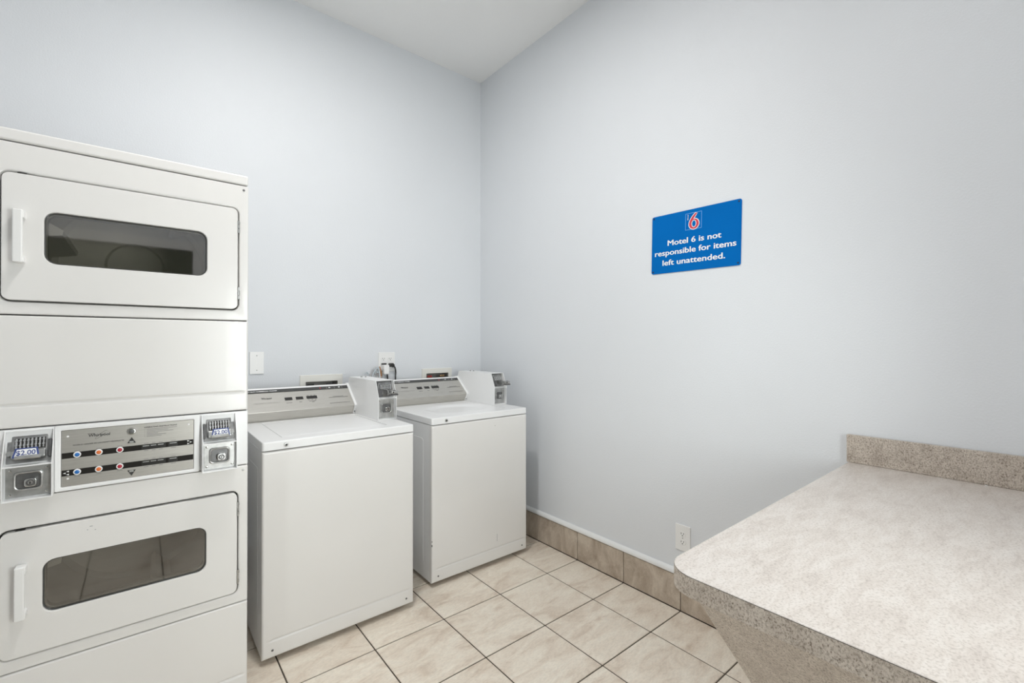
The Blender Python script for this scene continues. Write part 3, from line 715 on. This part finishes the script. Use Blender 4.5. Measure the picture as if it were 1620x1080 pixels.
    for a, b, v in ((0.4475, 0.5545, 0.0735), (0.470, 0.530, 0.0800), (0.4425, 0.5560, 0.0290)):
        fbox('caption_line', a, b, v-0.0012, v+0.0012, 'print_grey')
    # coin meter, riding on the right end of the console
    top, mid, bot = (0.252, 1.1315), (0.212, 1.0400), (0.216, 0.9238)
    side = [top, mid, (0.214, 1.028), bot, (0.558, 0.9238), (0.531, 0.9700), (0.5295, 0.9765), (0.668, 1.0885), (0.650, 1.1315)]
    c = coin_meter(w, 0.5875, 0.690, top, mid, bot, 0.25, side, True)
    bm = new(); bx(bm, 0.5897, 0.6878, 0.630, 0.650, 1.075, 1.129); obj('case_back', bm, 'white_enamel_cool', c)
    bm = new(); cyl(bm, (0.628, 0.56, 1.1315), 'z', 0.006, 0, 0.007, 12); cyl(bm, (0.648, 0.545, 1.1315), 'z', 0.005, 0, 0.006, 12)
    obj('top_bolt', bm, 'zinc', c)
    return w
washer((-1.706, -0.861, 0), 'white top-loading coin washer beside the stacked dryer, with flat lid', False)
w2 = washer((-0.8685, -0.771, 0), 'white top-loading coin washer in the room corner, with dished lid', True)

for x, z, dx, dz in ((0.429, 0.837, 0.0022, 0.0022), (0.0035, 0.232, 0.0025, 0.010), (0.0035, 0.254, 0.002, 0.006), (0.445, 0.160, 0.0009, 0.045)):
    obj('scuff_mark', bx(new(), x-dx, x+dx, (-0.0004 if x > 0.02 else 0.002), 0.006, z-dz/2, z+dz/2), 'dark_strip' if dz < 0.02 else 'hose_grey', w2)
# ------------------------------------------------------------------ folding counter on the right wall
fc = thing('folding_counter', 'speckled beige laminate folding counter against the right wall', 'counter', (0, 0, 0))
CX, CY1, CY0, CZ = -1.2745, -2.4285, ROOM_Y0+0.004, 0.8825
def top_loop(g, z, r=0.066):
    x0, x1, y0, y1 = CX+g, -0.0015, CY0, CY1-g
    P = [(x1, y0), (x1, y1)]
    for i in range(11):
        a = R(90+9*i); P.append((x0+r-g+(r-g)*math.cos(a), y1-(r-g)+(r-g)*math.sin(a)))
    P.append((x0, y0)); return [(a, b, z) for a, b in P]
obj('worktop', rings(new(), [top_loop(0.0016, CZ-0.0345), top_loop(0.0016, CZ-0.0016), top_loop(0.0006, CZ-0.0012), top_loop(0.0012, CZ)]), 'laminate_top', fc)
# edge band: a thin strip wrapped around end, rounded corner and front
o1, i1 = top_loop(0.0, 0)[1:], top_loop(0.0015, 0)[1:]
bm = new(); zb_, zt_ = CZ-0.0405, CZ-0.0022
Q = [[bm.verts.new((p[0], p[1], z)) for p in o1] for z in (zb_, zt_)] + [[bm.verts.new((p[0], p[1], z)) for p in i1] for z in (zt_, zb_)]
for a in range(4):
    A_, B_ = Q[a], Q[(a+1) % 4]
    for i in range(len(o1)-1): bm.faces.new((A_[i], A_[i+1], B_[i+1], B_[i]))
bm.faces.new([q[0] for q in Q]); bm.faces.new([q[-1] for q in reversed(Q)])
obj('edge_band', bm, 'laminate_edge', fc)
obj('seam_line', rings(new(), [top_loop(0.0005, CZ-0.0024), top_loop(0.0005, CZ-0.0013)]), 'dark_gap', fc)
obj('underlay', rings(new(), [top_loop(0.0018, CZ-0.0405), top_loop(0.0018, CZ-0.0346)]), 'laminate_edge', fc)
obj('backsplash', bx(new(), -0.0195, -0.001, CY0, -2.4235, CZ+0.0004, 0.9865, 0.0012, 1), 'laminate_edge', fc)
# sloping support below, set back from the edge
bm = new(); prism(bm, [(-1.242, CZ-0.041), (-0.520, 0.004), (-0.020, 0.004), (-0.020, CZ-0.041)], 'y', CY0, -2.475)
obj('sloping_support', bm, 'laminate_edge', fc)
sp = obj('paper_scrap', prism(new(), [(0, 0), (0.010, 0.002), (0.013, 0.007), (0.003, 0.006)], 'z', 0, 0.0012), 'paper')
sp.location = (-0.036, -2.795, CZ+0.0004); tag(sp, 'tiny white paper scrap on the counter by the backsplash', 'paper')

# ------------------------------------------------------------------ blue wall sign
sg = thing('wall_sign', 'blue rectangular notice sign with white lettering on the right wall', 'sign', (-0.001, -1.799, 1.840))
tilt = R(1.25)
SU = Vector((0, -math.cos(tilt), -math.sin(tilt))); SV = Vector((0, -math.sin(tilt), math.cos(tilt))); SW = Vector((-1, 0, 0))
S = lambda bm_: xf(bm_, (0, 0, 0), SU, SV, SW)
pn = obj('panel', S(plate(new(), (-0.230, 0.230, -0.150, 0.150, 0.010), -0.004, 0.0, 0.0012)), 'sign_blue', sg)
def su(y, z):
    d = Vector((0, y+1.799, z-1.840)); return d.dot(SU), d.dot(SV)
for body, a, b, in (('Motel 6 is not', (-1.6616, 1.8334), (-1.9401, 1.8239)), ('responsible for items', (-1.5877, 1.7866), (-2.0085, 1.7754)), ('left unattended.', (-1.6318, 1.7339), (-1.9573, 1.7254))):
    (u0, v0), (u1, v1) = su(*a), su(*b)
    bm = new()
    for k_, (du, dv) in enumerate(((0, 0), (0.0012, 0), (-0.0012, 0), (0, 0.0006), (0, -0.0006), (0.0006, 0), (-0.0006, 0))): text(bm, body, u0+0.0012+du, u1-0.0012+du, (v0+v1)/2+dv, 0.0285, y=-0.0042-0.00006*k_)
    obj('lettering', S(bm), 'print_white', sg, smooth=False)
(u0, v1), (u1, v0) = su(-1.7610, 1.9727), su(-1.8430, 1.8897)
bm = new(); t_ = 0.0016
bx(bm, u0, u1, -0.0045, -0.004, v1-t_, v1); bx(bm, u0, u1, -0.0045, -0.004, v0, v0+t_); bx(bm, u0, u0+t_, -0.0045, -0.004, v0+t_, v1-t_); bx(bm, u1-t_, u1, -0.0045, -0.004, v0+t_, v1-t_)
obj('logo_frame', S(bm), 'sign_light_blue', sg, smooth=False)
# the figure 6: bowl ring plus tapering stem, white keyline behind red
W_, H_ = u1-u0, v1-v0
def six(bm, grow, y):
    cx, cz = u0+W_*0.535, v0+H_*0.315; ra, rb = W_*0.300+grow, H_*0.305+grow; ia, ib = W_*0.150-grow, H_*0.225-grow
    n = 40; O_ = []; I_ = []
    for i in range(n):
        a = 2*math.pi*i/n
        O_.append(bm.verts.new((cx+ra*math.cos(a), y, cz+rb*math.sin(a)))); I_.append(bm.verts.new((cx+ia*math.cos(a), y, cz+H_*0.015+ib*math.sin(a))))
    for i in range(n):
        j = (i+1) % n; bm.faces.new((O_[i], O_[j], I_[j], I_[i]))
    Lf = [(0.235, 0.30), (0.245, 0.42), (0.30, 0.56), (0.385, 0.70), (0.50, 0.84), (0.64, 0.965)]
    Rt = [(0.370, 0.33), (0.385, 0.42), (0.43, 0.54), (0.52, 0.66), (0.615, 0.79), (0.725, 0.915)]
    Lv = [bm.verts.new((u0+W_*a-grow*0.85, y-0.00003, v0+H_*b+grow*0.55)) for a, b in Lf]; Rv = [bm.verts.new((u0+W_*a+grow*0.7, y-0.00003, v0+H_*b-grow*0.5+(grow*0.9 if k == 5 else 0))) for k, (a, b) in enumerate(Rt)]
    for i in range(5): bm.faces.new((Lv[i], Lv[i+1], Rv[i+1], Rv[i]))
    return bm
obj('numeral_outline', S(six(new(), 0.0034, -0.0047)), 'print_white', sg, smooth=False)
obj('numeral', S(six(new(), 0.0, -0.0052)), 'sign_red', sg, smooth=False)
bm = new(); text(bm, 'Motel', 0, 0.026, 0, 0.0050, bold=0.02, y=-0.0047)
for v in bm.verts: v.co = Vector((u0+W_*0.185-v.co.z, v.co.y, v0+H_*0.60+v.co.x))
obj('logo_word', S(bm), 'print_white', sg, smooth=False)
for a in (-1, 1):
    for b in (-1, 1):
        bm = new(); lathe(bm, (a*0.219, 0, b*0.139), 'y', [(0.0015, -0.0062), (0.0040, -0.0058), (0.0046, -0.004)], 14); obj('screw', S(bm), 'screw_dark', sg)

# ------------------------------------------------------------------ electrical plates
def receptacle(par, F, cu, cv):
    bm = new(); plate(bm, (cu-0.0172, cu+0.0172, cv-0.0140, cv+0.0140, 0.0125), -0.0075, -0.004, 0.0008); r_ = obj('receptacle', F(bm), 'white_plastic', par)
    bm = new()
    bx(bm, cu-0.0078, cu-0.0054, -0.0079, -0.0074, cv-0.0012, cv+0.0072); bx(bm, cu+0.0054, cu+0.0078, -0.0079, -0.0074, cv-0.0002, cv+0.0072)
    cyl(bm, (cu, -0.0079, cv-0.0070), 'y', 0.0026, 0, 0.0005, 12)
    obj('socket_slots', F(bm), 'print_black', r_, smooth=False)
ot = thing('wall_outlet', 'white duplex wall outlet just above the counter corner', 'outlet', (0, -1.742, 0.3635))
F = lambda bm_: xf(bm_, (0, 0, 0), (0, -1, 0), (0, 0, 1), (-1, 0, 0))
obj('cover_plate', F(plate(new(), (-0.040, 0.040, -0.064, 0.064, 0.004), -0.006, 0.0, 0.003)), 'white_plastic', ot)
receptacle(ot, F, 0, 0.0200); receptacle(ot, F, 0, -0.0200)
bm = new(); lathe(bm, (0, 0, 0), 'y', [(0.001, -0.0072), (0.0026, -0.0070), (0.003, -0.006)], 12); obj('screw', F(bm), 'zinc', ot)
qt = thing('wall_outlet', 'white four-socket wall outlet with two plugs, above the washers', 'outlet', (-0.7885, 0, 1.205))
F = lambda bm_: xf(bm_, (0, 0, 0), (1, 0, 0), (0, 0, 1), (0, -1, 0))
obj('cover_plate', F(plate(new(), (-0.0585, 0.0585, -0.066, 0.066, 0.004), -0.006, 0.0, 0.003)), 'white_plastic', qt)
for cu in (-0.0240, 0.0240):
    receptacle(qt, F, cu, 0.0215); receptacle(qt, F, cu, -0.0215)
bp_ = thing('wall_plate', 'white blank wall plate beside the dryer on the back wall', 'wall plate', (-1.5765, 0, 1.2195))
obj('cover_plate', F(plate(new(), (-0.0365, 0.0365, -0.0635, 0.0635, 0.003), -0.007, 0.0, 0.0025)), 'white_plastic', bp_)
for s in (-1, 1):
    bm = new(); lathe(bm, (0, 0, s*0.042), 'y', [(0.001, -0.0084), (0.0028, -0.0080), (0.0034, -0.007)], 12); obj('screw', F(bm), 'zinc', bp_)

# plugs and cords
def pts_world(*p): return spline([Vector(q) for q in p], 10)
k1 = thing('power_cord', 'black plug and cord hanging from the right socket column', 'cord', (-0.7645, -0.008, 1.1835))
bm = new(); bx(bm, -0.016, 0.016, -0.026, -0.0002, -0.012, 0.014, 0.005, 2); bx(bm, 0.004, 0.022, -0.026, -0.006, -0.016, 0.008, 0.005, 2); obj('plug', bm, 'black_plastic', k1)
obj('cable', tube(new(), pts_world((0.016, -0.018, -0.004), (0.026, -0.022, -0.022), (0.029, -0.024, -0.050), (0.026, -0.026, -0.085), (0.024, -0.03, -0.15), (0.02, -0.045, -0.24)), 0.0052), 'black_plastic', k1)
k2 = thing('power_cord', 'white plug with short dark cord in the left socket column', 'cord', (-0.8125, -0.008, 1.1835))
bm = new(); bx(bm, -0.018, 0.018, -0.012, -0.0002, 0.004, 0.014, 0.003, 1); obj('plug_base', bm, 'black_plastic', k2)
bm = new(); bx(bm, -0.019, 0.021, -0.050, -0.0004, -0.060, 0.004, 0.007, 3); obj('plug', bm, 'white_plastic', k2)
obj('cable', tube(new(), pts_world((0.012, -0.03, -0.050), (0.014, -0.03, -0.075), (0.014, -0.032, -0.12), (0.01, -0.04, -0.20)), 0.0055), 'black_plastic', k2)
ht = thing('drain_hose', 'peach and copper hose end hooked beside the white plug', 'hose', (-0.852, -0.030, 1.10))
obj('collar', lathe(new(), (0, 0, 0), 'z', [(0.012, 0), (0.017, 0.004), (0.017, 0.060), (0.012, 0.066)], 18), 'peach_plastic', ht)
bm = new(); tube(bm, pts_world((-0.006, -0.017, 0.078), (0.000, -0.019, 0.055), (0.005, -0.019, 0.03), (0.009, -0.018, 0.012)), 0.0042); tube(bm, pts_world((-0.018, -0.012, 0.034), (-0.008, -0.019, 0.040), (0.002, -0.020, 0.040)), 0.003)
obj('copper_tag', bm, 'copper_tag', ht)
obj('hose_tube', tube(new(), pts_world((0, 0, 0.005), (0.004, -0.006, -0.03), (0.012, -0.01, -0.09), (0.012, -0.012, -0.16)), 0.011), 'hose_grey', ht)
wr = thing('wire_ties', 'tangle of clear plastic and grey wire ties behind the coin meter', 'wire', (-0.905, -0.055, 1.095))
rnd = random.Random(3)
for i in range(14):
    x = -0.055+0.0085*i; h = 0.030+0.050*(i/14)+rnd.uniform(-0.012, 0.014); s = rnd.uniform(-0.026, 0.026)
    bm = new(); tube(bm, pts_world((x, rnd.uniform(-.01, .01), -0.02), (x+s*0.3, rnd.uniform(-.015, .015), h*0.5), (x+s, rnd.uniform(-.015, .015), h), (x+s*1.6, 0.004, h*0.72)), 0.0022 if i % 3 else 0.0055, 7)
    obj('tie', bm, 'hose_grey' if i % 2 else 'clear_wrap', wr)

# washer supply boxes recessed in the back wall
def supply_box(fr, op, label, red):
    x0, x1, z0, z1 = fr
    t = thing('washer_supply_box', label, 'supply box', ((x0+x1)/2, 0, (z0+z1)/2), 'recessed washer supply boxes')
    cx, cz = (x0+x1)/2, (z0+z1)/2
    f = obj('frame', plate(new(), (x0-cx, x1-cx, z0-cz, z1-cz, 0.004), -0.008, -0.0004, 0.003, (op[0]-cx, op[1]-cx, op[2]-cz, op[3]-cz, 0.003), 0.002), 'cream_plastic', t)
    a, b, c, d2 = op[0]-cx, op[1]-cx, op[2]-cz, op[3]-cz
    bm = new(); dp = 0.095
    bx(bm, a-0.003, a, -0.002, dp, c-0.003, d2+0.003); bx(bm, b, b+0.003, -0.002, dp, c-0.003, d2+0.003)
    bx(bm, a, b, -0.002, dp, c-0.003, c); bx(bm, a, b, -0.002, dp, d2, d2+0.003); bx(bm, a, b, dp-0.003, dp, c, d2)
    obj('box_shell', bm, 'bulkhead', t)
    for i, u in enumerate((a+0.035, b-0.045)):
        bm = new(); cyl(bm, (u, 0.045, 0), 'z', 0.011, c+0.004, d2-0.035, 16); cyl(bm, (u, 0, d2-0.05), 'y', 0.008, 0.012, 0.06, 14)
        v = obj('valve', bm, 'valve_brass', t)
        bm = new(); bx(bm, u-0.020, u+0.020, 0.006, 0.014, d2-0.030, d2-0.014, 0.004, 2)
        obj('valve_handle', bm, ('valve_red' if red else 'black_plastic') if i == 0 else ('valve_brass' if red else 'valve_blue'), v)
    return t
supply_box(VB[0], VO[0], 'cream recessed supply box behind the washer beside the dryer', False)
supply_box(VB[1], VO[1], 'cream recessed supply box with copper valves behind the corner washer', True)
